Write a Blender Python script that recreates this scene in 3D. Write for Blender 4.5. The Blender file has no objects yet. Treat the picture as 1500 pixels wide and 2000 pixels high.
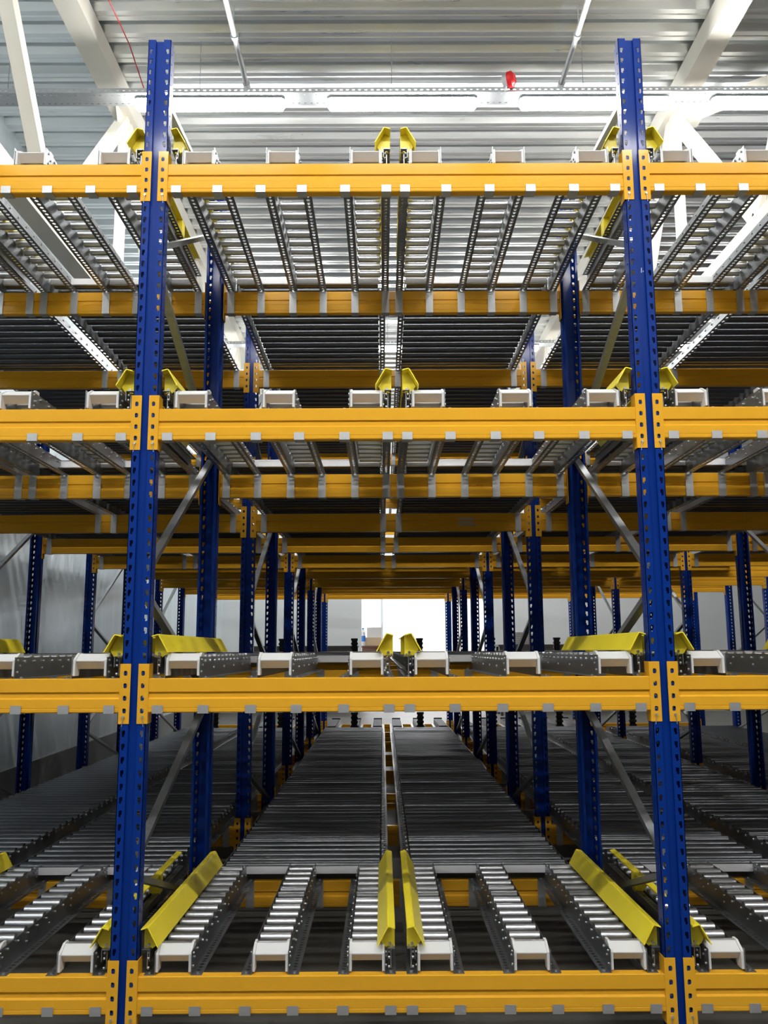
import bpy, bmesh, math, random
from mathutils import Vector, Matrix
random.seed(7)
scn = bpy.context.scene
COL = scn.collection
H = 1.85                                   # eye height above the floor

# ------------------------------------------------------------------ materials
def new_mat(name):
    m = bpy.data.materials.new(name); m.use_nodes = True
    nt = m.node_tree; b = nt.nodes['Principled BSDF']
    return m, nt, b

def mat(name, color, rough=0.5, metal=0.0, var=0.06, rvar=0.08, scale=6.0, stretch=(1, 1, 1), spec=None, coat=None):
    m, nt, b = new_mat(name)
    tc = nt.nodes.new('ShaderNodeTexCoord'); mp = nt.nodes.new('ShaderNodeMapping')
    mp.inputs['Scale'].default_value = stretch
    nz = nt.nodes.new('ShaderNodeTexNoise'); nz.inputs['Scale'].default_value = scale; nz.inputs['Detail'].default_value = 4
    nt.links.new(tc.outputs['Object'], mp.inputs['Vector']); nt.links.new(mp.outputs['Vector'], nz.inputs['Vector'])
    cr = nt.nodes.new('ShaderNodeMapRange'); cr.inputs['To Min'].default_value = 1 - var; cr.inputs['To Max'].default_value = 1 + var
    nt.links.new(nz.outputs['Fac'], cr.inputs['Value'])
    mx = nt.nodes.new('ShaderNodeVectorMath'); mx.operation = 'SCALE'; mx.inputs[0].default_value = color[:3]
    nt.links.new(cr.outputs['Result'], mx.inputs['Scale']); nt.links.new(mx.outputs['Vector'], b.inputs['Base Color'])
    rr = nt.nodes.new('ShaderNodeMapRange'); rr.inputs['To Min'].default_value = max(0.05, rough - rvar); rr.inputs['To Max'].default_value = min(1, rough + rvar)
    nt.links.new(nz.outputs['Fac'], rr.inputs['Value']); nt.links.new(rr.outputs['Result'], b.inputs['Roughness'])
    b.inputs['Metallic'].default_value = metal
    if coat:
        b.inputs['Coat Weight'].default_value = coat[0]; b.inputs['Coat Roughness'].default_value = coat[1]
    if spec is not None: b.inputs['Specular IOR Level'].default_value = spec
    return m

def emit(name, color, strength):
    m, nt, b = new_mat(name)
    b.inputs['Base Color'].default_value = (0.9, 0.9, 0.9, 1)
    b.inputs['Emission Color'].default_value = (*color, 1)
    b.inputs['Emission Strength'].default_value = strength
    return m

M = {}
M['blue'] = mat('blue_paint', (0.0024, 0.031, 0.235), 0.45, 0, .05, .04, spec=.08, coat=(.16, .10))
M['orange'] = mat('orange_paint', (0.80, 0.405, 0.027), 0.45, 0, .04, .04, spec=.06, coat=(.2, .11))
M['yellow'] = mat('yellow_paint', (0.98, 0.80, 0.04), 0.38, 0, .05, .05)
M['galv'] = mat('galvanised_steel', (0.30, 0.315, 0.33), 0.38, 0.85, .22, .1, 30)
M['strap'] = mat('strap_steel', (0.50, 0.51, 0.52), 0.5, 0.7, .12, .08, 40)
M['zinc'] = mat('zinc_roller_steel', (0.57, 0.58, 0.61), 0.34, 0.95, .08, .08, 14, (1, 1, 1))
M['lroll'] = mat('shaded_roller_steel', (0.115, 0.121, 0.132), 0.32, 0.9, .10, .08, 9, (1, 1, 1))  # zinc roller steel darkened, shade inside the rack put into its colour
M['white'] = mat('white_plastic', (0.70, 0.70, 0.70), 0.5, 0, .03, .05)
M['pale'] = mat('pale_steel', (0.86, 0.86, 0.90), 0.40, 0.0, .05, .05, 12)
M['black'] = mat('black_rubber', (0.02, 0.02, 0.022), 0.6, 0, .1, .05)
M['deck'] = mat('deck_steel', (0.80, 0.83, 0.845), 0.30, 0.85, .06, .07, 3, (.4, 6, 1))
M['truss'] = mat('truss_paint', (0.80, 0.77, 0.69), 0.5, 0, .04, .05)
M['wall'] = mat('wall_sheet', (0.78, 0.88, 0.94), 0.32, 0.3, .16, .10, 2.2, (3, 3, .25))
M['wallb'] = mat('wall_sheet_pale', (0.66, 0.70, 0.72), 0.6, 0, .04, .05, 1.0)
M['plinth'] = mat('plinth_concrete', (0.20, 0.21, 0.21), 0.8, 0, .15, .05, 4)
M['floor'] = mat('floor_concrete', (0.13, 0.124, 0.112), 0.40, 0, .18, .08, 1.3)
M['farwall'] = mat('aisle_wall_grey', (0.04, 0.042, 0.045), 0.7, 0, .06, .05, 1.0)
M['annexwall'] = mat('annex_wall', (0.86, 0.87, 0.88), 0.7, 0, .02, .03)
M['red'] = mat('red_plastic', (0.55, 0.01, 0.015), 0.35, 0, .04, .05)
M['pipe'] = mat('pipe_steel', (0.50, 0.52, 0.54), 0.4, 0.7, .1, .08, 20)
M['tray'] = mat('tray_steel', (0.42, 0.44, 0.46), 0.5, 0.5, .08, .06, 20)
M['carton'] = mat('carton_board', (0.55, 0.42, 0.28), 0.85, 0, .08, .04)
M['wood'] = mat('reddish_wood', (0.16, 0.075, 0.055), 0.7, 0, .2, .08, 9, (1, 6, 6))
M['dark'] = mat('dark_steel', (0.045, 0.047, 0.05), 0.5, 0.2, .15, .08)
M['bluelabel'] = mat('blue_label', (0.03, 0.20, 0.65), 0.4, 0, .03, .03)
M['lamp'] = emit('lamp_diffuser', (1.0, 0.985, 0.95), 38.0)
M['lamp_front'] = emit('aisle_lamp_diffuser', (1.0, 0.985, 0.95), 55.0)
M['lamp_fill'] = emit('fill_lamp_diffuser', (1.0, 0.985, 0.95), 5.0)  # unseen lamp row, added to carry front light deeper into the rack
M['lamp_rear'] = emit('exit_lamp_diffuser', (1.0, 0.985, 0.95), 21.0)
M['annexlamp'] = emit('annex_lamp_diffuser', (1.0, 1.0, 1.0), 22.0)
MATS = list(M)

# ------------------------------------------------------------------ mesh helper
class MB:
    def __init__(s): s.v = []; s.f = []; s.m = []; s.sm = []; s.slots = []
    def slot(s, k):
        if k not in s.slots: s.slots.append(k)
        return s.slots.index(k)
    def face(s, idx, k, smooth=False): s.f.append(idx); s.m.append(s.slot(k)); s.sm.append(smooth)
    def box(s, a, b, k):
        x0, y0, z0 = a; x1, y1, z1 = b; n = len(s.v)
        s.v += [(x0,y0,z0),(x1,y0,z0),(x1,y1,z0),(x0,y1,z0),(x0,y0,z1),(x1,y0,z1),(x1,y1,z1),(x0,y1,z1)]
        for q in ((0,3,2,1),(4,5,6,7),(0,1,5,4),(1,2,6,5),(2,3,7,6),(3,0,4,7)): s.face([n+i for i in q], k)
        return s
    def prism(s, poly, axis, a, b, k):
        """poly: 2D points; axis 'x': (y,z); 'y': (x,z); 'z': (x,y)"""
        n = len(s.v); c = len(poly)
        def P(p, t): return {'x': (t, p[0], p[1]), 'y': (p[0], t, p[1]), 'z': (p[0], p[1], t)}[axis]
        s.v += [P(p, a) for p in poly] + [P(p, b) for p in poly]
        for i in range(c):
            j = (i+1) % c; s.face([n+i, n+j, n+c+j, n+c+i], k)
        s.face([n+i for i in range(c)][::-1], k); s.face([n+c+i for i in range(c)], k)
        return s
    def tube(s, p, q, r, k, seg=12, caps=True, r2=None):
        p = Vector(p); q = Vector(q); d = (q-p).normalized()
        u = d.orthogonal().normalized(); w = d.cross(u); r2 = r if r2 is None else r2
        n = len(s.v); A = []; B = []
        for i in range(seg):
            t = 2*math.pi*i/seg; o = u*math.cos(t)+w*math.sin(t)
            A.append(tuple(p+o*r)); B.append(tuple(q+o*r2))
        s.v += A+B
        for i in range(seg):
            j = (i+1) % seg; s.face([n+i, n+j, n+seg+j, n+seg+i], k, True)
        if caps:
            m = len(s.v); s.v += A+B
            s.face([m+i for i in range(seg)][::-1], k); s.face([m+seg+i for i in range(seg)], k)
        return s
    def beam(s, p, q, w, h, k, up=(0, 0, 1)):
        """rectangular bar from p to q"""
        p = Vector(p); q = Vector(q); d = (q-p).normalized(); up = Vector(up)
        if abs(d.dot(up)) > .98: up = Vector((1, 0, 0))
        a = d.cross(up).normalized()*w/2; b = a.cross(d).normalized()*h/2
        n = len(s.v)
        for c in (p, q): s.v += [tuple(c-a-b), tuple(c+a-b), tuple(c+a+b), tuple(c-a+b)]
        for f in ((0,3,2,1),(4,5,6,7),(0,1,5,4),(1,2,6,5),(2,3,7,6),(3,0,4,7)): s.face([n+i for i in f], k)
        return s
    def channel(s, p, q, w, h, t, k, up=(0, 0, 1)):
        """C section bar: web h, flanges w"""
        p = Vector(p); q = Vector(q); d = (q-p).normalized(); up = Vector(up)
        if abs(d.dot(up)) > .98: up = Vector((1, 0, 0))
        a = d.cross(up).normalized(); b = a.cross(d).normalized()
        prof = [(0,-h/2),(w,-h/2),(w,-h/2+t),(t,-h/2+t),(t,h/2-t),(w,h/2-t),(w,h/2),(0,h/2)]
        n = len(s.v); c = len(prof)
        for o in (p, q): s.v += [tuple(o+a*x+b*y) for x, y in prof]
        for i in range(c):
            j = (i+1) % c; s.face([n+i, n+j, n+c+j, n+c+i], k)
        for z in (0, c):
            s.face([n+z+i for i in (0,3,4,7)], k); s.face([n+z+i for i in (0,1,2,3)], k); s.face([n+z+i for i in (4,5,6,7)], k)
        return s
    def slab(s, o, U, V, N, w, t, k, n=None, pitch=None, L=None, hole=None, off=0.0):
        """plate: origin o, length along U, width w along V, thickness t along N; n cells of pitch, each with an 8-point hole (u,v)"""
        o = Vector(o); U = Vector(U); V = Vector(V); N = Vector(N)
        if hole is None:
            c = [o, o+U*L, o+U*L+V*w, o+V*w]; m = len(s.v)
            s.v += [tuple(x) for x in c] + [tuple(x+N*t) for x in c]
            for q in ((0,3,2,1),(4,5,6,7),(0,1,5,4),(1,2,6,5),(2,3,7,6),(3,0,4,7)): s.face([m+i for i in q], k)
            return s
        if L is None: L = n*pitch
        lead = off
        if lead > 1e-6: s.slab(o, U, V, N, w, t, k, L=lead)
        tail = L-lead-n*pitch
        if tail > 1e-6: s.slab(o+U*(lead+n*pitch), U, V, N, w, t, k, L=tail)
        for i in range(n):
            b = o+U*(lead+i*pitch)
            cs = [b, b+U*pitch, b+U*pitch+V*w, b+V*w]
            mid = b+U*pitch/2+V*w/2
            hs = [mid+U*p[0]+V*p[1] for p in hole]
            m = len(s.v)
            for lay in (0, 1):
                s.v += [tuple(x+N*t*lay) for x in cs+hs]
            for lay in (0, 1):
                q = m+12*lay
                for c in range(4):
                    h0, h1, h2 = q+4+2*c, q+4+2*c+1, q+4+(2*c+2) % 8
                    c0, c1 = q+c, q+(c+1) % 4
                    fs = ([c0, h1, h0], [c0, c1, h2, h1])
                    for f in fs: s.face(f if lay else f[::-1], k)
            for j in range(8):
                a = m+4+j; d = m+4+(j+1) % 8
                s.face([a, d, d+12, a+12], k)
            s.face([m, m+1, m+13, m+12], k); s.face([m+3, m+15, m+14, m+2], k)
        return s
    def mesh(s, name):
        me = bpy.data.meshes.new(name)
        me.from_pydata([tuple(x) for x in s.v], [], s.f)
        for k in s.slots: me.materials.append(M[k])
        me.polygons.foreach_set('material_index', s.m)
        me.polygons.foreach_set('use_smooth', s.sm)
        bm = bmesh.new(); bm.from_mesh(me)
        bmesh.ops.recalc_face_normals(bm, faces=bm.faces); bm.to_mesh(me); bm.free()
        me.update(); return me

def link(name, me, parent=None, loc=(0, 0, 0), rot=(0, 0, 0)):
    o = bpy.data.objects.new(name, me); COL.objects.link(o)
    o.location = loc; o.rotation_euler = rot
    if parent: o.parent = parent
    return o
def tag(o, label, cat, group=None, kind='thing'):
    o['label'] = label; o['category'] = cat; o['kind'] = kind
    if group: o['group'] = group
    return o
def struct(o): o['kind'] = 'structure'; return o
def empty(name, loc=(0, 0, 0), rot=(0, 0, 0)):
    o = bpy.data.objects.new(name, None); COL.objects.link(o); o.location = loc; o.rotation_euler = rot
    o.empty_display_size = .1
    return o
def dup(root, loc, rot=None):
    r = root.copy(); COL.objects.link(r); r.location = loc
    if rot is not None: r.rotation_euler = rot
    for ch in list(root.children):
        c = ch.copy(); COL.objects.link(c); c.parent = r
        for g in list(ch.children):
            d = g.copy(); COL.objects.link(d); d.parent = c
    return r

# ------------------------------------------------------------------ layout numbers
CX, W, STEP, SLOPE = 0.0766, 2.483, 1.612, 0.0115
Y0 = 4.0
ZB = [-1.6312+1.30456*i+H for i in range(4)]          # undersides of the front beams
BH = 0.157                                            # beam height
ROWY = [Y0+STEP*i for i in range(9)]
def drop(y): return -SLOPE*(y-Y0)
POSTX = [CX+W*(i-1.5) for i in range(5)]              # upright lines
BAYX = [CX+W*(i-1) for i in range(4)]
TIER = ['lowest tier', 'second tier', 'third tier', 'top tier']
BAY = ['left bay', 'central bay', 'right bay', 'far right bay']
ROWN = ['front', 'second', 'third', 'fourth', 'fifth', 'sixth', 'seventh', 'eighth', 'rearmost']

# ------------------------------------------------------------------ upright posts
PITCH = 0.0594
SLOT_L = [(-.017,-.004),(-.012,-.009),(.010,-.009),(.017,-.006),(.017,.006),(.008,.008),(.002,.004),(-.014,.004)]
def mirror_hole(h): return [(u, -v) for u, v in h]
def fix(h):            # reorder mirrored hole so that it still starts next to corner 0
    return [h[7], h[6], h[5], h[4], h[3], h[2], h[1], h[0]]
RND = lambda r: [(r*math.cos(a), r*math.sin(a)) for a in [math.radians(x) for x in (202.5, 247.5, 292.5, 337.5, 22.5, 67.5, 112.5, 157.5)]]
def octo(r, ar=1.0):
    # order: two points beside each corner, corners run (-,-) (+,-) (+,+) (-,+) in (u,v)
    return [(-r*.92*ar, -r*.38), (-r*.38*ar, -r*.92), (r*.38*ar, -r*.92), (r*.92*ar, -r*.38), (r*.92*ar, r*.38), (r*.38*ar, r*.92), (-r*.38*ar, r*.92), (-r*.92*ar, r*.38)]
SLOT = [(-.013,-.003),(-.009,-.0075),(.013,-.0075),(.017,-.004),(.017,.0075),(.001,.0075),(-.003,.003),(-.013,.003)]
SLOTM = [(-.013,-.003),(-.003,-.003),(.001,-.0075),(.017,-.0075),(.017,.004),(.013,.0075),(-.009,.0075),(-.013,.003)]
PL = 5.0
def post_mesh():
    mb = MB(); n = 83; off = .03; t = .003
    U = (0, 0, 1)
    mb.slab((-.06, 0, 0), U, (1, 0, 0), (0, 1, 0), .036, t, 'blue', n=n, pitch=PITCH, L=PL, hole=SLOT, off=off)
    mb.slab((.024, 0, 0), U, (1, 0, 0), (0, 1, 0), .036, t, 'blue', n=n, pitch=PITCH, L=PL, hole=SLOTM, off=off)
    mb.slab((-.024, .0, 0), U, (0, 1, 0), (1, 0, 0), .016, t, 'blue', L=PL)
    mb.slab((.024, .0, 0), U, (0, 1, 0), (-1, 0, 0), .016, t, 'blue', L=PL)
    mb.slab((-.024, .016, 0), U, (1, 0, 0), (0, 1, 0), .048, t, 'blue', L=PL)
    so = octo(.006)
    mb.slab((-.06, 0, 0), U, (0, 1, 0), (1, 0, 0), .05, t, 'blue', n=n, pitch=PITCH, L=PL, hole=so, off=off)
    mb.slab((.06, 0, 0), U, (0, 1, 0), (-1, 0, 0), .05, t, 'blue', n=n, pitch=PITCH, L=PL, hole=so, off=off)
    for s in (-1, 1):
        mb.slab((s*.06, .05, 0), U, (-s*.27, .96, 0), (-s, 0, 0), .03, t, 'blue', L=PL)
        mb.slab((s*.052, .078, 0), U, (0, 1, 0), (-s, 0, 0), .018, t, 'blue', L=PL)
        mb.slab((s*.052, .093, 0), U, (-s, 0, 0), (0, 1, 0), .014, t, 'blue', L=PL)
    return mb.mesh('post')
POST = post_mesh()
foot = MB(); foot.box((-.075, -.02, -.004), (.075, .12, .004), 'galv')
for sx in (-.062, .062): foot.tube((sx, .105, .0), (sx, .105, .02), .008, 'galv', 6)
FOOT = foot.mesh('foot_plate')
def br(a, b, x): 
    m = MB(); m.channel((x, a[0], a[1]), (x, b[0], b[1]), .028, .042, .003, 'galv', up=(1, 0, 0)); return m.mesh('brace')
yF, yR = .055, STEP-.055
ND = [((yF,-1.66),(yR,-1.62)), ((yR,-1.58),(yF,-1.08)), ((yF,-1.02),(yR,-.40)), ((yR,-.32),(yF,.24)), ((yF,.32),(yR,1.22)),
      ((yR,1.26),(yF,1.92)), ((yF,2.02),(yR,2.86)), ((yR,3.02),(yF,2.86))]
BRACES = [br((a[0], a[1]+H), (b[0], b[1]+H), -.0) for a, b in ND]
LINE = ['between the left and central bays', 'between the central and right bays']
LINEN = ['on the wall side of the left bay', 'between the left and central bays', 'between the central and right bays', 'beyond the right bay', 'beyond the far right bay']
FRN = ['frontmost', 'second', 'third', 'fourth']
def upright_frame(x, yf, label):
    r = empty('rack_upright', (x, yf, 0)); tag(r, label, 'rack frame', 'blue upright frames of the rack')
    link('post', POST, r); link('post', POST, r, (0, STEP, 0), (0, 0, math.pi))
    link('foot_plate', FOOT, r, (0, 0, .004)); link('foot_plate', FOOT, r, (0, STEP, .004), (0, 0, math.pi))
    for b in BRACES: link('brace', b, r)
    return r
for li, x in enumerate(POSTX):
    for fi in range(4):
        if li == 0 and fi < 1: pass
        r = upright_frame(x, ROWY[2*fi], f'{FRN[fi]} blue upright frame with zigzag steel braces, {LINEN[li]}')
        if fi == 0 and li == 2:
            ck = MB(); zc = 1.855+H
            ck.beam((.004, .0152, zc-.012), (.006, .0152, zc+.014), .0035, .0012, 'white', (0, 1, 0)); ck.beam((.012, .0152, zc-.008), (.015, .0152, zc-.002), .0035, .0012, 'white', (0, 1, 0))
            q = link('chalk_mark', ck.mesh('chalk_mark'), r); q['label'] = 'small white chalk strokes'
    r = empty('single_upright', (x, ROWY[8], 0)); tag(r, f'rearmost single blue slotted upright, {LINEN[li]}', 'rack upright', 'single uprights at the rear of the rack')
    link('post_profile', POST, r); link('foot_plate', FOOT, r, (0, 0, .004))

# ------------------------------------------------------------------ crossbeams
def beam_mesh():
    d = .05
    f = [(.003,0),(0,.004),(0,.018),(.0015,.020),(0,.022),(0,.062),(.008,.070),(.008,.092),(0,.096),(0,.154),(.003,.157)]
    poly = f+[(d-y, z) for y, z in f[::-1]]
    mb = MB(); L = (W-.134)/2
    mb.prism(poly, 'x', -L, L, 'orange'); return mb.mesh('beam_profile')
def connector_mesh(s, safety=True):
    # end plate wrapped round an upright; s=-1: at the beam's lower-x end
    mb = MB(); xe = s*(W/2-.064); zl, zh = -.05, .225; t = .004
    hole = [(-.012,-.004),(-.008,-.009),(.008,-.009),(.012,-.004),(.010,.006),(.004,.008),(-.004,.008),(-.010,.006)]
    hole2 = [(u, -v) for u, v in hole]; hole2 = [hole2[7], hole2[6], hole2[5], hole2[4], hole2[3], hole2[2], hole2[1], hole2[0]]
    V = (s, 0, 0)
    mb.slab((xe, -t, zl), (0, 0, 1), V, (0, 1, 0), .046, t, 'orange', n=4, pitch=.0575, L=zh-zl, hole=hole if s > 0 else hole2, off=.03)
    mb.box((min(xe, xe-s*t), -t, zl), (max(xe, xe-s*t), .066, zh), 'orange')
    # tongue folded inside each window
    for i in range(4):
        zc = zl+.03+.0575*(i+.5); xc = xe+s*.029
        mb.box((xc-.004, -.0025, zc-.011), (xc+.003, -.0005, zc+.011), 'dark')
    return mb.mesh('end_connector')
def pin_mesh(s):
    xe = s*(W/2-.064)+s*.02; mb = MB()
    mb.tube((xe, -.012, -.018), (xe, .0, -.018), .006, 'strap', 8)
    mb.tube((xe, -.009, -.018), (xe-s*.006, -.008, -.062), .0018, 'strap', 6)
    return mb.mesh('safety_pin')
BEAM = beam_mesh(); CONL = connector_mesh(-1); CONR = connector_mesh(1); PINL = pin_mesh(-1); PINR = pin_mesh(1)
def crossbeam(bi, ti, ri):
    y = ROWY[ri]; z = ZB[ti]+drop(y); rear = ri % 2 == 1
    r = empty('rack_crossbeam', (BAYX[bi], y, z), (0, 0, math.pi if rear else 0))
    tag(r, f'orange {ROWN[ri]}-row crossbeam of the {BAY[bi]}, {TIER[ti]}', 'rack beam', f'orange crossbeams of the {TIER[ti]}')
    link('beam_profile', BEAM, r); cl = link('end_connector', CONL, r); crr = link('end_connector', CONR, r)
    if ri == 0: link('safety_pin', PINL, cl); link('safety_pin', PINR, crr)
    return r
for bi in range(4):
    for ti in range(4):
        for ri in range(9):
            if bi == 3 and ti == 3: continue
            cb = crossbeam(bi, ti, ri)
            if (bi, ti, ri) == (1, 2, 2):
                q = link('paper_label', MB().box((.585, -.0012, .045), (.735, .0, .062), 'carton').box((.585, -.0012, .098), (.725, .0, .118), 'carton').box((.590, .0066, .066), (.72, .0082, .094), 'carton').mesh('paper_label'), cb)
                q['label'] = 'remains of a pale paper label'

# ------------------------------------------------------------------ short roller tracks at the front
def clip_mesh():      # strap on the back of the front beam, hooked round its lower lip (origin: beam top, x centre, y of beam front)
    mb = MB(); t = .003
    mb.box((-.025, .0515, -BH-.004), (.025, .0515+t, .0), 'strap')
    mb.box((-.025, -.004, -BH-.004), (.025, .0545, -BH-.001), 'strap')
    mb.box((-.025, -.005, -BH-.004), (.025, -.002, -BH+.034), 'strap')
    return mb.mesh('beam_clip')
def strap_mesh():     # strap down the near face of the beam behind (origin: beam top, y of the beam's near face)
    mb = MB(); t = .003
    mb.box((-.025, -.005, -BH-.004), (.025, -.002, .0), 'strap')
    mb.box((-.025, -.005, -BH-.004), (.025, .054, -BH-.001), 'strap')
    mb.box((-.025, .0515, -BH-.004), (.025, .0545, -BH+.034), 'strap')
    return mb.mesh('beam_strap')
CLIP = clip_mesh(); STRAP = strap_mesh()
def strip_rail(s, L):
    mb = MB(); t = .0028
    mb.slab((s*.0805, 0, 0), (0, 1, 0), (0, 0, 1), (s, 0, 0), .100, t, 'galv', L=L)
    n = int((L-.06)/.036)
    mb.slab((s*.0805, 0, 0), (0, 1, 0), (s, 0, 0), (0, 0, 1), .049, t, 'galv', n=n, pitch=.036, L=L, hole=octo(.0105, 1.15), off=.04)
    for i in range(13):      # axle nuts
        y = .105+.113*i
        mb.tube((s*.083, y, .080), (s*.091, y, .080), .0065, 'zinc', 6)
    for y, z in ((.03, .085), (.03, .03), (.055, .06), (.32, .045), (.6, .045), (.9, .045), (1.2, .045), (1.5, .045), (1.5, .08)):
        mb.tube((s*.083, y, z), (s*.089, y, z), .006, 'zinc', 6)
    for y in (.02, L-.03): mb.tube((s*.108, y, .0025), (s*.108, y, .009), .008, 'zinc', 6)
    return mb.mesh('side_rail')
def roller(L, r, stub=.006, seg=20, k='zinc'):
    mb = MB(); a = L/2
    mb.tube((-a, 0, 0), (a, 0, 0), r, k, seg, caps=False)
    for s in (-1, 1):
        mb.tube((s*a, 0, 0), (s*(a+.003), 0, 0), r, k, seg, True, r*.85)
        mb.tube((s*(a+.002), 0, 0), (s*(a+stub), 0, 0), r*.28, 'dark', 8)
    return mb.mesh('roller')
ROLL = roller(.142, .0245)
SL = 1.585
RAILL, RAILR = strip_rail(-1, SL), strip_rail(1, SL)
def stop_mesh():
    mb = MB(); w = .0765
    prof = [(.047,.044),(.012,.080),(.012,.084),(.064,.115),(.068,.112),(.018,.082),(.050,.048)]
    mb.prism(prof, 'x', -w+.006, w-.006, 'white')
    for s in (-1, 1):
        x0, x1 = sorted((s*(w-.008), s*(w+.003)))
        mb.prism([(.006,.012),(.006,.086),(.012,.092),(.062,.119),(.100,.119),(.100,.095),(.060,.012)], 'x', x0, x1, 'white')
    return mb.mesh('end_stop')
STOP = stop_mesh()
SLOPE_ANG = math.atan(-SLOPE)
def make_strip():
    r = empty('roller_track', (0, 0, -50))
    link('side_rail', RAILL, r); link('side_rail', RAILR, r); link('end_stop', STOP, r)
    for i in range(13): link('roller', ROLL, r, (0, .105+.113*i, .0875))
    for s in (-1, 1):
        link('beam_clip', CLIP, r, (s*.106, -.012, 0)); link('beam_strap', STRAP, r, (s*.106, STEP-.05-.012, 0))
    return r
strip0 = make_strip(); first = True
LANES = []          # (bay index, lane side name, centre x)
for bi in range(4):
    for s, nm in ((-1, 'first'), (1, 'second')):
        LANES.append((bi, s, BAYX[bi]+s*.588))
POSN = {-1: 'left-hand', 0: 'middle', 1: 'right-hand'}
LANEN = {-1: 'left', 1: 'right'}
def put_strip(ti, lane, k):
    global first
    bi, s, lx = lane
    loc = (lx+.434*k, Y0+.012, ZB[ti]+BH)
    o = strip0 if first else dup(strip0, loc)
    first = False
    o.location = loc; o.rotation_euler = (SLOPE_ANG, 0, 0)
    tag(o, f'{POSN[k]} short steel roller track in the {LANEN[s]} lane, {BAY[bi]}, {TIER[ti]}', 'roller track', f'short roller tracks along the front of the {TIER[ti]}')
WANT = [(LANES[0], (1,)), (LANES[1], (-1, 0, 1)), (LANES[2], (-1, 0, 1)), (LANES[3], (-1, 0, 1)), (LANES[4], (-1, 0, 1)), (LANES[5], (-1,))]
for ti in range(4):
    for lane, ks in WANT:
        for k in ks: put_strip(ti, lane, k)

# ------------------------------------------------------------------ yellow guides beside the lanes
def guide_mesh(L):      # profile in (x,z), lane lies towards +x; x=0 at the corner
    mb = MB(); t = .004
    o = [(-.032,.194),(-.030,.199),(-.004,.206),(.003,.204),(.008,.197),(.050,.122)]
    i = [(.046,.120),(.004,.194),(.0,.200),(-.004,.2015),(-.028,.1945)]
    n = len(mb.v); poly = o+i
    mb.prism(poly, 'y', 0, L, 'yellow')
    return mb.mesh('guide_profile')
def bracket_mesh():
    mb = MB()
    mb.prism([(-.026,.096),(-.026,.196),(-.004,.200),(.002,.196),(.036,.130),(.022,.108),(.004,.096)], 'y', 0, .006, 'yellow')
    mb.box((-.030, 0, .096), (-.026, .07, .196), 'yellow')
    return mb.mesh('bracket')
bb = MB(); bb.tube((-.008, -.008, .115), (-.008, 0, .115), .007, 'zinc', 6); bb.tube((-.022, -.008, .106), (-.022, 0, .106), .005, 'zinc', 6)
BBOLT = bb.mesh('bolt_pair')
def angle_mesh(L):
    mb = MB(); n = int((L-.02)/.036)
    mb.slab((-.030, 0, .103), (0, 1, 0), (1, 0, 0), (0, 0, -1), .036, .0028, 'galv', n=n, pitch=.036, L=L, hole=octo(.0085, 1.1), off=.012)
    mb.slab((.006, 0, .103), (0, 1, 0), (0, 0, -1), (-1, 0, 0), .05, .0028, 'galv', L=L)
    for z in (.02, .06, .085): mb.tube((.000, .02, z), (-.008, .02, z), .007, 'zinc', 6)
    mb.tube((-.012, .03, .012), (-.012, .03, .100), .0035, 'zinc', 8)
    return mb.mesh('mounting_angle')
GL = 1.46
GUIDE = guide_mesh(GL); BRK = bracket_mesh(); ANG = angle_mesh(1.5)
def make_guide():
    r = empty('pallet_guide', (0, 0, -60))
    link('guide_profile', GUIDE, r); b1 = link('bracket', BRK, r, (0, .06, 0)); link('bolt_pair', BBOLT, b1); link('bracket', BRK, r, (0, .92, 0)); a = link('mounting_angle', ANG, r, (0, .03, 0))
    a['label'] = 'grey perforated mounting angle'
    return r
# mirrored variant for the other side of a lane
def mirror_mesh(me):
    m = me.copy(); m.transform(Matrix.Scale(-1, 4, (1, 0, 0))); m.flip_normals(); return m
g0 = make_guide(); gm = empty('pallet_guide', (0, 0, -60))
for ch in g0.children:
    o = ch.copy(); COL.objects.link(o); o.data = mirror_mesh(ch.data); o.parent = gm
    for g in ch.children:
        d = g.copy(); COL.objects.link(d); d.data = mirror_mesh(g.data); d.parent = o
g0_used = gm_used = False
for ti in range(4):
    for bi, s, lx in LANES[:6]:
        for side in (-1, 1):
            if (bi == 0 and s == -1 and side == -1) or (bi == 2 and s == 1 and side == 1): continue
            outer = side == s          # beside an upright, not beside the neighbouring lane
            xo = lx+side*(.434+(.116 if outer else .096))
            loc = (xo, Y0+.0, ZB[ti]+BH)
            proto = g0 if side == -1 else gm
            used = g0_used if side == -1 else gm_used
            o = dup(proto, loc) if used else proto
            if side == -1: g0_used = True
            else: gm_used = True
            o.location = loc; o.rotation_euler = (SLOPE_ANG, 0, math.radians(-.6*side*-1) if outer else 0)
            tag(o, f'yellow angled pallet guide on the {LANEN[side]} side of the {LANEN[s]} lane, {BAY[bi]}, {TIER[ti]}', 'pallet guide', f'yellow pallet guides of the {TIER[ti]}')

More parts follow.
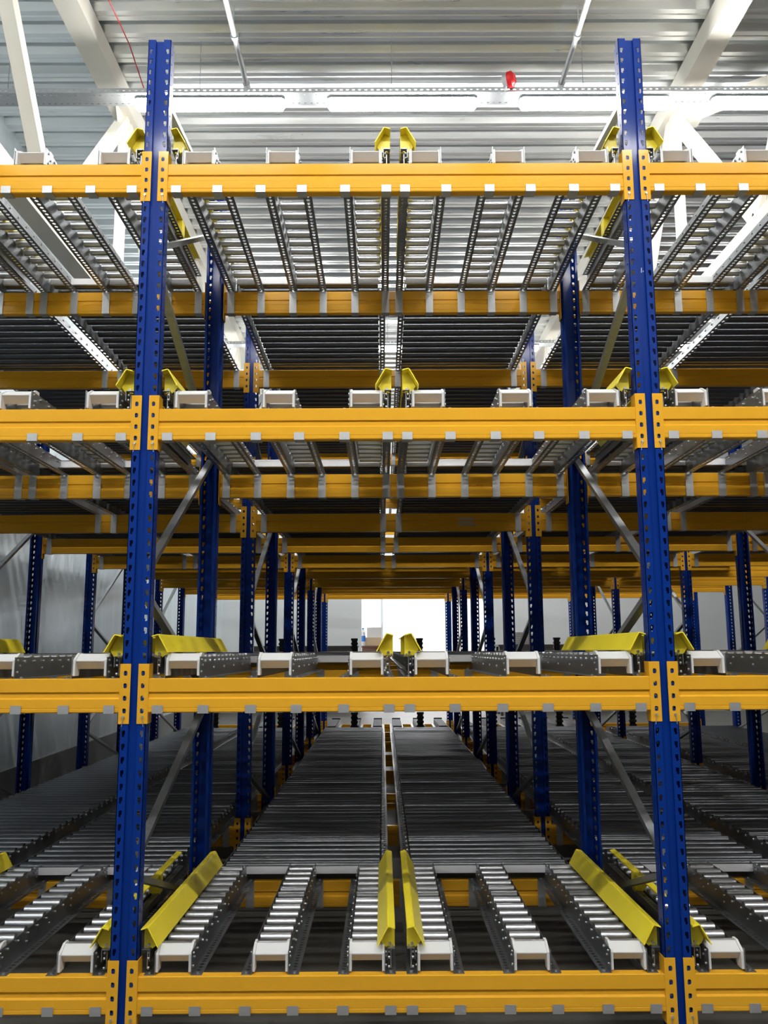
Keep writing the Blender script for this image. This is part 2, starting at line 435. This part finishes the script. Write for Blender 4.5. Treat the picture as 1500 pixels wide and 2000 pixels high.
# ------------------------------------------------------------------ full-width roller lanes behind
LY0, LY1, RP = 5.555, 15.25, .132
NR = int((LY1-LY0-.06)/RP)
def lane_rail(s):
    mb = MB(); t = .003; L = LY1-LY0; n = int((L-.1)/.072)
    mb.slab((s*.497, 0, 0), (0, 1, 0), (0, 0, 1), (s, 0, 0), .100, t, 'galv', L=L)
    mb.slab((s*.497, 0, 0), (0, 1, 0), (s, 0, 0), (0, 0, 1), .044, t, 'galv', n=n, pitch=.072, L=L, hole=octo(.010, 1.6), off=.04)
    for i in range(NR):
        y = .05+RP*i; mb.tube((s*.5, y, .084), (s*.509, y, .084), .009, 'zinc', 6)
    return mb.mesh('side_rail')
LRL, LRR = lane_rail(-1), lane_rail(1)
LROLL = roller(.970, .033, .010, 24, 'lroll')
cm = MB(); cm.box((-.495, -.016, .048), (.495, -.012, .092), 'pale'); cm.box((-.495, -.016, .048), (.495, .0, .051), 'pale')
CROSS = cm.mesh('cross_member')
def make_lane():
    r = empty('roller_lane', (0, 0, -70))
    link('side_rail', LRL, r); link('side_rail', LRR, r)
    c = link('cross_member', CROSS, r); c['label'] = 'pale grey cross member at the near end'
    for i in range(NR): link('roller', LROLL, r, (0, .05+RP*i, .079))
    for ri in (2, 3, 4):
        y = ROWY[ri]-LY0 - (.05 if ri % 2 else 0)
        for s in (-1, 1): link('beam_strap', STRAP, r, (s*.52, y, 0))
    return r
lane0 = make_lane(); lfirst = True
for ti in range(4):
    for li, (bi, s, lx) in enumerate(LANES):
        if (li == 7 and ti > 0) or (li == 6 and ti == 3): continue
        loc = (lx, LY0, ZB[ti]+BH+drop(LY0))
        o = lane0 if lfirst else dup(lane0, loc)
        lfirst = False
        o.location = loc; o.rotation_euler = (SLOPE_ANG, 0, 0)
        tag(o, f'long full-width steel roller lane, {LANEN[s]} lane of the {BAY[bi]}, {TIER[ti]}', 'roller lane', f'full-width roller lanes of the {TIER[ti]}')

# rear short tracks of the lowest tier and the dark ribbed end stops
rt = MB()
for s in (-1, 1):
    rt.slab((s*.0805, 0, 0), (0, 1, 0), (0, 0, 1), (s, 0, 0), .1, .003, 'galv', L=1.6)
    rt.slab((s*.0805, 0, 0), (0, 1, 0), (s, 0, 0), (0, 0, 1), .045, .003, 'galv', L=1.6)
rt.box((-.08, 1.57, .01), (.08, 1.60, .125), 'dark')
for i in range(13): rt.tube((-.072, .1+.113*i, .084), (.072, .1+.113*i, .084), .0245, 'lroll', 12)  # zinc rollers too, in the darkened steel against glare from the hall
RT = rt.mesh('rear_roller_track')
stp = MB(); stp.box((-.05, 0, .03), (.05, .03, .34), 'dark')
for i in range(4): stp.box((-.062, -.03, .08+.075*i), (.062, .04, .12+.075*i), 'dark')
stp.box((-.05, -.02, .03), (.05, .06, .07), 'dark')
stp.box((-.5, -.068, .035), (.5, -.045, .065), 'dark'); stp.box((-.02, -.05, .035), (.02, .0, .06), 'dark')
STP = stp.mesh('pallet_end_stop')
for ti in (0, 1):
    for li, (bi, s, lx) in enumerate(LANES[:7]):
        o = link('pallet_end_stop', STP, None, (lx, 15.32, ZB[ti]+BH+drop(15.32)))
        tag(o, f'dark ribbed pallet stop at the rear of the {LANEN[s]} lane, {BAY[bi]}, {TIER[ti]}', 'pallet stop', 'dark ribbed pallet stops at the rear')
for li, (bi, s, lx) in enumerate(LANES[1:6]):
    for k in (-1, 0, 1):
        o = link('rear_roller_track', RT, None, (lx+.41*k, 15.27, ZB[0]+BH+drop(15.27)), (SLOPE_ANG, 0, 0))
        tag(o, f'{POSN[k]} short roller track at the far exit of the {LANEN[s]} lane, {BAY[bi]}, {TIER[0]}', 'roller track', 'short roller tracks at the far exit of the lowest tier')

# ------------------------------------------------------------------ roof: deck, trusses, lamps
ZD = 5.87+H
XL, XR, YF, YBK = -4.3, 15.0, -16.0, 22.5
P = .292
mb = MB()
def deck_profile():
    pts = []; y = YF
    while y < YBK+.3:
        for dy, dz in ((0,0),(.050,0),(.058,.008),(.066,.008),(.074,0),(.126,0),(.140,.05),(.147,.055),(.162,.115),(.225,.115),(.240,.055),(.247,.05)):
            pts.append((y+dy, ZD+dz))
        y += P
    return pts
pts = deck_profile()
for y, z in pts: mb.v += [(XL, y, z), (XR, y, z)]
for i in range(len(pts)-1): mb.face([2*i, 2*i+1, 2*i+3, 2*i+2], 'deck')
n = len(mb.v)
mb.box((XL, YF, ZD+.14), (XR, YBK+.4, ZD+.2), 'deck')
struct(link('ceiling', mb.mesh('ceiling')))

def truss(x, label):
    r = empty('roof_truss', (x, 0, H)); tag(r, label, 'roof truss', 'cream painted roof trusses')
    zt, zb = 5.74, 3.45; ya, yb = YF, YBK
    m = MB(); m.box((-.11, ya, zt-.10), (.11, yb, zt+.125), 'truss'); link('top_chord', m.mesh('top_chord'), r)
    m = MB(); m.box((-.08, ya, zb-.08), (.08, yb, zb+.08), 'truss'); link('bottom_chord', m.mesh('bottom_chord'), r)
    k = -3
    while 8.4+3.5*k < yb-1:
        yt = 8.4+3.5*k
        m = MB(); m.beam((0, yt, zt-.1), (0, yt-1.75, zb+.05), .11, .11, 'truss', (1, 0, 0)); link('diagonal', m.mesh('diagonal'), r)
        m = MB(); m.beam((0, yt+.06, zt-.1), (0, yt+1.75, zb+.05), .11, .11, 'truss', (1, 0, 0)); link('diagonal', m.mesh('diagonal'), r)
        m = MB(); m.beam((0, yt, zt-.1), (0, yt, zb+.05), .09, .09, 'truss', (1, 0, 0)); link('web_post', m.mesh('web_post'), r)
        m = MB(); m.prism([(yt-.28, zt-.09), (yt+.28, zt-.09), (yt+.12, zt-.36), (yt-.12, zt-.36)], 'x', -.012, .012, 'truss'); link('gusset_plate', m.mesh('gusset_plate'), r)
        m = MB(); m.prism([(yt+1.5, zb+.07), (yt+2.0, zb+.07), (yt+1.9, zb+.28), (yt+1.6, zb+.28)], 'x', -.012, .012, 'truss'); link('gusset_plate', m.mesh('gusset_plate'), r)
        k += 1
    return r
truss(-2.80, 'cream steel roof truss above the left bay, nearer the sheet wall')
truss(3.22, 'cream steel roof truss above the right bay')
m = MB(); m.beam((3.3, 8.35, 5.62+H), (6.6, 5.6, 5.62+H), .12, .12, 'truss'); m.box((3.2, 8.2, 5.60+H), (3.5, 8.5, 5.64+H), 'truss')
tag(link('roof_brace', m.mesh('roof_brace')), 'cream diagonal tube brace running sideways from the right truss under the deck', 'roof brace')

# cable tray and lamp rows
def perforated_tray(L):
    mb = MB(); n = int(L/.06)
    mb.slab((0, 0, 0), (1, 0, 0), (0, 1, 0), (0, 0, 1), .07, .002, 'tray', n=n, pitch=.06, L=L, hole=octo(.006, 2.2))
    mb.slab((0, .07, 0), (1, 0, 0), (0, 1, 0), (0, 0, 1), .06, .002, 'tray', L=L)
    mb.slab((0, .13, 0), (1, 0, 0), (0, 1, 0), (0, 0, 1), .07, .002, 'tray', n=n, pitch=.06, L=L, hole=octo(.006, 2.2))
    mb.slab((0, 0, 0), (1, 0, 0), (0, 0, 1), (0, 1, 0), .05, .002, 'tray', n=n, pitch=.06, L=L, hole=octo(.007, 2.2))
    mb.slab((0, .2, 0), (1, 0, 0), (0, 0, 1), (0, -1, 0), .05, .002, 'tray', L=L)
    for x in [.6+1.88*i for i in range(int(L/1.88))]: mb.tube((x, .1, .0), (x, .1, ZD-H-5.24), .004, 'tray', 6)
    return mb.mesh('cable_tray')
TRAY = perforated_tray(13.4)
bd = MB(); bd.box((-.70, .045, .085), (.70, .125, .115), 'tray'); BODY = bd.mesh('lamp_body')
def diffuser(k):
    mb = MB(); prof = [(.02,.085),(.015,.06),(.03,.02),(.055,.004),(.085,0),(.115,.004),(.14,.02),(.155,.06),(.15,.085)]
    a, b = -.70, .70; n = len(mb.v); c = len(prof)
    rings = [(a-.03, .6), (a, 1), (b, 1), (b+.03, .6)]
    for x, sc in rings: mb.v += [(x, .085+(y-.085)*sc, .085+(z-.085)*sc) for y, z in prof]
    for q in range(3):
        for i in range(c):
            j = (i+1) % c; mb.face([q*c+i, q*c+j, (q+1)*c+j, (q+1)*c+i], k if i < c-1 else 'tray')
    mb.face(list(range(c))[::-1], k); mb.face([3*c+i for i in range(c)], k)
    return mb.mesh('diffuser')
DIF = {7.38: diffuser('lamp'), -.3: diffuser('lamp_front'), -7.2: diffuser('lamp_fill'), 14.3: diffuser('lamp_rear'), 20.0: diffuser('lamp_rear')}
LAMPX = [-1.665+1.877*i for i in range(-1, 5)]
LAMPY = [-.3, -7.2, 7.38, 14.3, 20.0]
ORD = ['first', 'second', 'third', 'fourth', 'fifth', 'sixth']
lamp0 = None
RWN = {-.3: 'row above the front aisle', -7.2: 'row added for fill behind the front aisle', 7.38: 'row under the near cable tray', 14.3: 'row above the rack rear', 20.0: 'row above the exit aisle'}
for y in LAMPY:
    z = 5.245+H
    t = link('cable_tray', TRAY, None, (-4.25, y, z)); tag(t, f'grey perforated cable tray with the lamp {RWN[y]}', 'cable tray', 'perforated cable trays under the roof')
    for i, x in enumerate(LAMPX):
        if i == 0 and y == 7.38: continue  # wall-end lamp over the rack rear is unseen, added to brighten the left wall
        r = empty('ceiling_batten_lamp', (x, y+.015, z-.117)); tag(r, f'lit batten lamp, {ORD[i]} from the sheet wall, {RWN[y]}', 'lamp', 'batten lamps under the cable trays')
        link('lamp_body', BODY, r); link('diffuser', DIF[y], r)

# sprinkler pipes, red disc, red cable
def pipe(x, label):
    r = empty('sprinkler_pipe', (x, 0, 5.6+H)); tag(r, label, 'pipe', 'grey sprinkler pipes under the deck')
    m = MB(); m.tube((0, -8, 0), (0, 7.76, 0), .027, 'pipe', 14); m.tube((0, 7.74, 0), (0, 7.80, 0), .036, 'pipe', 14); link('pipe_run', m.mesh('pipe_run'), r)
    m = MB(); m.tube((0, 7.05, 0), (0, 7.09, 0), .037, 'pipe', 14); link('coupling', m.mesh('coupling'), r)
    m = MB(); m.tube((0, 7.77, -.02), (0, 7.77, -.075), .014, 'zinc', 10); m.tube((0, 7.77, -.075), (0, 7.77, -.083), .02, 'red', 10); link('sprinkler_head', m.mesh('sprinkler_head'), r)
    m = MB(); m.tube((.0, 7.0, .02), (.0, 7.0, .27), .005, 'pipe', 6); link('hanger_rod', m.mesh('hanger_rod'), r)
pipe(-1.362, 'grey sprinkler pipe ending above the left half of the central bay')
pipe(1.845, 'grey sprinkler pipe ending above the right half of the central bay')
r = empty('alarm_beacon', (1.19, 7.36, 5.335+H), (0, 0, math.radians(62))); tag(r, 'round red alarm beacon fixed on the cable tray under the roof', 'alarm beacon')
m = MB(); m.tube((0, -.05, 0), (0, -.09, 0), .075, 'red', 20); m.tube((0, -.09, 0), (0, -.115, 0), .075, 'red', 20, True, .045); link('red_cap', m.mesh('red_cap'), r)
m = MB(); m.tube((0, .0, 0), (0, -.05, 0), .062, 'tray', 20); m.box((-.02, -.03, -.09), (.02, .0, 0), 'tray'); link('mount_base', m.mesh('mount_base'), r)
mb = MB(); cp = [(-2.42, 4.0, 5.70), (-2.43, 6.3, 5.66), (-2.42, 7.3, 5.70), (-2.44, 8.1, 5.60), (-2.42, 8.15, 5.40)]
for p, q in zip(cp, cp[1:]): mb.tube((p[0], p[1], p[2]+H), (q[0], q[1], q[2]+H), .006, 'red', 8)
tag(link('alarm_cable', mb.mesh('alarm_cable')), 'thin red cable strung beside the truss above the left bay', 'cable')

# ------------------------------------------------------------------ shell
def wall(name, a, b, k='wall'): return struct(link(name, MB().box(a, b, k).mesh(name)))
wall('floor', (XL-.3, YF, -.1), (XR, 36, 0), 'floor')
wall('wall_left', (XL-.15, YF, .0), (XL, YBK, ZD+.2), 'wall')
struct(link('baseboard_left', MB().box((XL, YF, 0), (XL+.03, YBK, .42), 'plinth').mesh('baseboard_left')))
OX0, OX1, OZ = -.565, 2.75, 4.2
mb = MB(); mb.box((XL-.15, YBK, 0), (OX0, YBK+.15, ZD+.2), 'wallb'); mb.box((OX1, YBK, 0), (XR, YBK+.15, ZD+.2), 'wallb'); mb.box((OX0, YBK, OZ), (OX1, YBK+.15, ZD+.2), 'wallb')
struct(link('wall_back', mb.mesh('wall_back')))
wall('wall_right', (XR, YF, 0), (XR+.15, YBK, ZD+.2), 'farwall')
wall('wall_front', (XL-.15, YF-.15, 0), (XR, YF, ZD+.2), 'farwall')
# the bright hall beyond the opening
wall('wall_beyond_back', (-6, 35, 0), (9, 35.15, 5), 'annexwall')
wall('wall_beyond_left', (-6.15, YBK+.15, 0), (-6, 35, 5), 'annexwall')
wall('wall_beyond_right', (9, YBK+.15, 0), (9.15, 35, 5), 'annexwall')
wall('ceiling_beyond', (-6, YBK+.15, 5), (9, 35, 5.1), 'annexwall')
AL = MB().box((-1.2, -.25, -.04), (1.2, .25, 0), 'annexlamp').mesh('hall_lamp')
for i, (x, y) in enumerate(((-3, 26), (1.2, 26), (5.5, 26), (-3, 31), (1.2, 31), (5.5, 31))):
    tag(link('ceiling_lamp_panel', AL, None, (x, y, 4.999)), 'white ceiling lamp panel in the bright hall beyond the opening', 'lamp', 'lamp panels in the bright hall')
m = MB(); m.tube((-.02, 27, 0), (-.02, 27, 5.0), .035, 'pipe', 10); tag(link('thin_pole', m.mesh('thin_pole')), 'thin grey pole standing in the bright hall beyond the opening', 'pole')

# things behind the rack
def table(x0, x1, y0, y1, zt, label, k, side, cat):
    r = empty('work_table', ((x0+x1)/2, (y0+y1)/2, 0)); tag(r, label, cat)
    w, d = (x1-x0)/2, (y1-y0)/2
    link('table_top', MB().box((-w, -d, zt-.05), (w, d, zt), k).mesh('table_top'), r)
    link('front_panel', MB().box((-w+.02, -d+.01, zt-side), (w-.02, -d+.04, zt-.05), k).mesh('front_panel'), r)
    for sx in (-1, 1):
        for sy in (-1, 1):
            link('leg', MB().box((sx*(w-.05)-.03, sy*(d-.06)-.03, 0), (sx*(w-.05)+.03, sy*(d-.06)+.03, zt-.05), k).mesh('leg'), r)
table(-3.4, -.62, 21.0, 21.9, 1.73, 'long dark steel bench standing along the pale back wall', 'dark', .7, 'bench')
table(-.58, .25, 22.8, 23.6, 1.72, 'reddish wooden bench with boxes on it in the bright opening', 'wood', .6, 'bench')
table(2.9, 6.0, 21.2, 21.9, 1.74, 'long dark steel bench behind the right bay along the back wall', 'dark', .7, 'bench')
bx = MB(); bx.box((-.24, -.2, 0), (.24, .2, .22), 'carton'); bx.box((-.242, -.02, .218), (.242, .02, .2215), 'white')
tag(link('cardboard_box', bx.mesh('cardboard_box'), None, (-.28, 23.2, 1.72)), 'tan cardboard box on the wooden bench beyond the rack', 'box')
bx = MB(); bx.box((-.20, -.14, 0), (.20, .14, .26), 'white'); bx.box((-.205, -.145, .24), (.205, .145, .27), 'white')
tag(link('white_bin', bx.mesh('white_bin'), None, (-.23, 23.2, 1.942)), 'white lidded plastic bin on top of the cardboard box', 'bin')
r = empty('water_bottle', (-.535, 22.95, 1.72)); tag(r, 'clear water bottle with blue label on the wooden bench', 'bottle')
r.scale = (1.9, 1.9, 1.9)
link('bottle_body', MB().tube((0, 0, 0), (0, 0, .19), .035, 'white', 14).tube((0, 0, .19), (0, 0, .23), .035, 'white', 14, True, .014).mesh('bottle_body'), r)
link('label_band', MB().tube((0, 0, .06), (0, 0, .14), .0365, 'bluelabel', 14).mesh('label_band'), r)
link('cap', MB().tube((0, 0, .23), (0, 0, .25), .014, 'bluelabel', 10).mesh('cap'), r)
bs = MB()
for i in range(7): bs.box((-.40+.01*(i % 3), -.3, .045*i), (.40-.06*i, .3, .045*i+.036), 'galv')
tag(link('board_stack', bs.mesh('board_stack'), None, (3.65, 21.55, 1.74)), 'grey sloping stack of flat sheets on the dark bench behind the right bay', 'stack of sheets')

# ------------------------------------------------------------------ world, camera
wd = bpy.data.worlds.new('world'); scn.world = wd; wd.use_nodes = True
wd.node_tree.nodes['Background'].inputs[0].default_value = (.5, .55, .6, 1); wd.node_tree.nodes['Background'].inputs[1].default_value = .05
cd = bpy.data.cameras.new('camera'); cam = bpy.data.objects.new('camera', cd); COL.objects.link(cam); scn.camera = cam
f, pi_, ya, ro = 1634.3, .1527, .0022, -.00462
cpi, spi, cy, sy = math.cos(pi_), math.sin(pi_), math.cos(ya), math.sin(ya)
F = Vector((sy*cpi, cy*cpi, spi)); R = Vector((cy, -sy, 0)); U = R.cross(F)
R2 = R*math.cos(ro)+U*math.sin(ro); U2 = -R*math.sin(ro)+U*math.cos(ro)
mw = Matrix.Identity(4)
for i in range(3): mw[i][0] = R2[i]; mw[i][1] = U2[i]; mw[i][2] = -F[i]
mw[2][3] = H
cam.matrix_world = mw
cd.sensor_fit = 'VERTICAL'; cd.sensor_height = 36; cd.sensor_width = 27; cd.lens = 36*f/2000; cd.clip_start = .05
scn.view_settings.view_transform = 'Standard'; scn.view_settings.look = 'None'; scn.view_settings.gamma = 1
scn.view_settings.use_curve_mapping = False; scn.view_settings.exposure = 1.45
scn.cycles.use_denoising = True
scn.cycles.max_bounces = 8; scn.cycles.diffuse_bounces = 4; scn.cycles.glossy_bounces = 5
scn.cycles.sample_clamp_indirect = 6
bpy.context.view_layer.update()
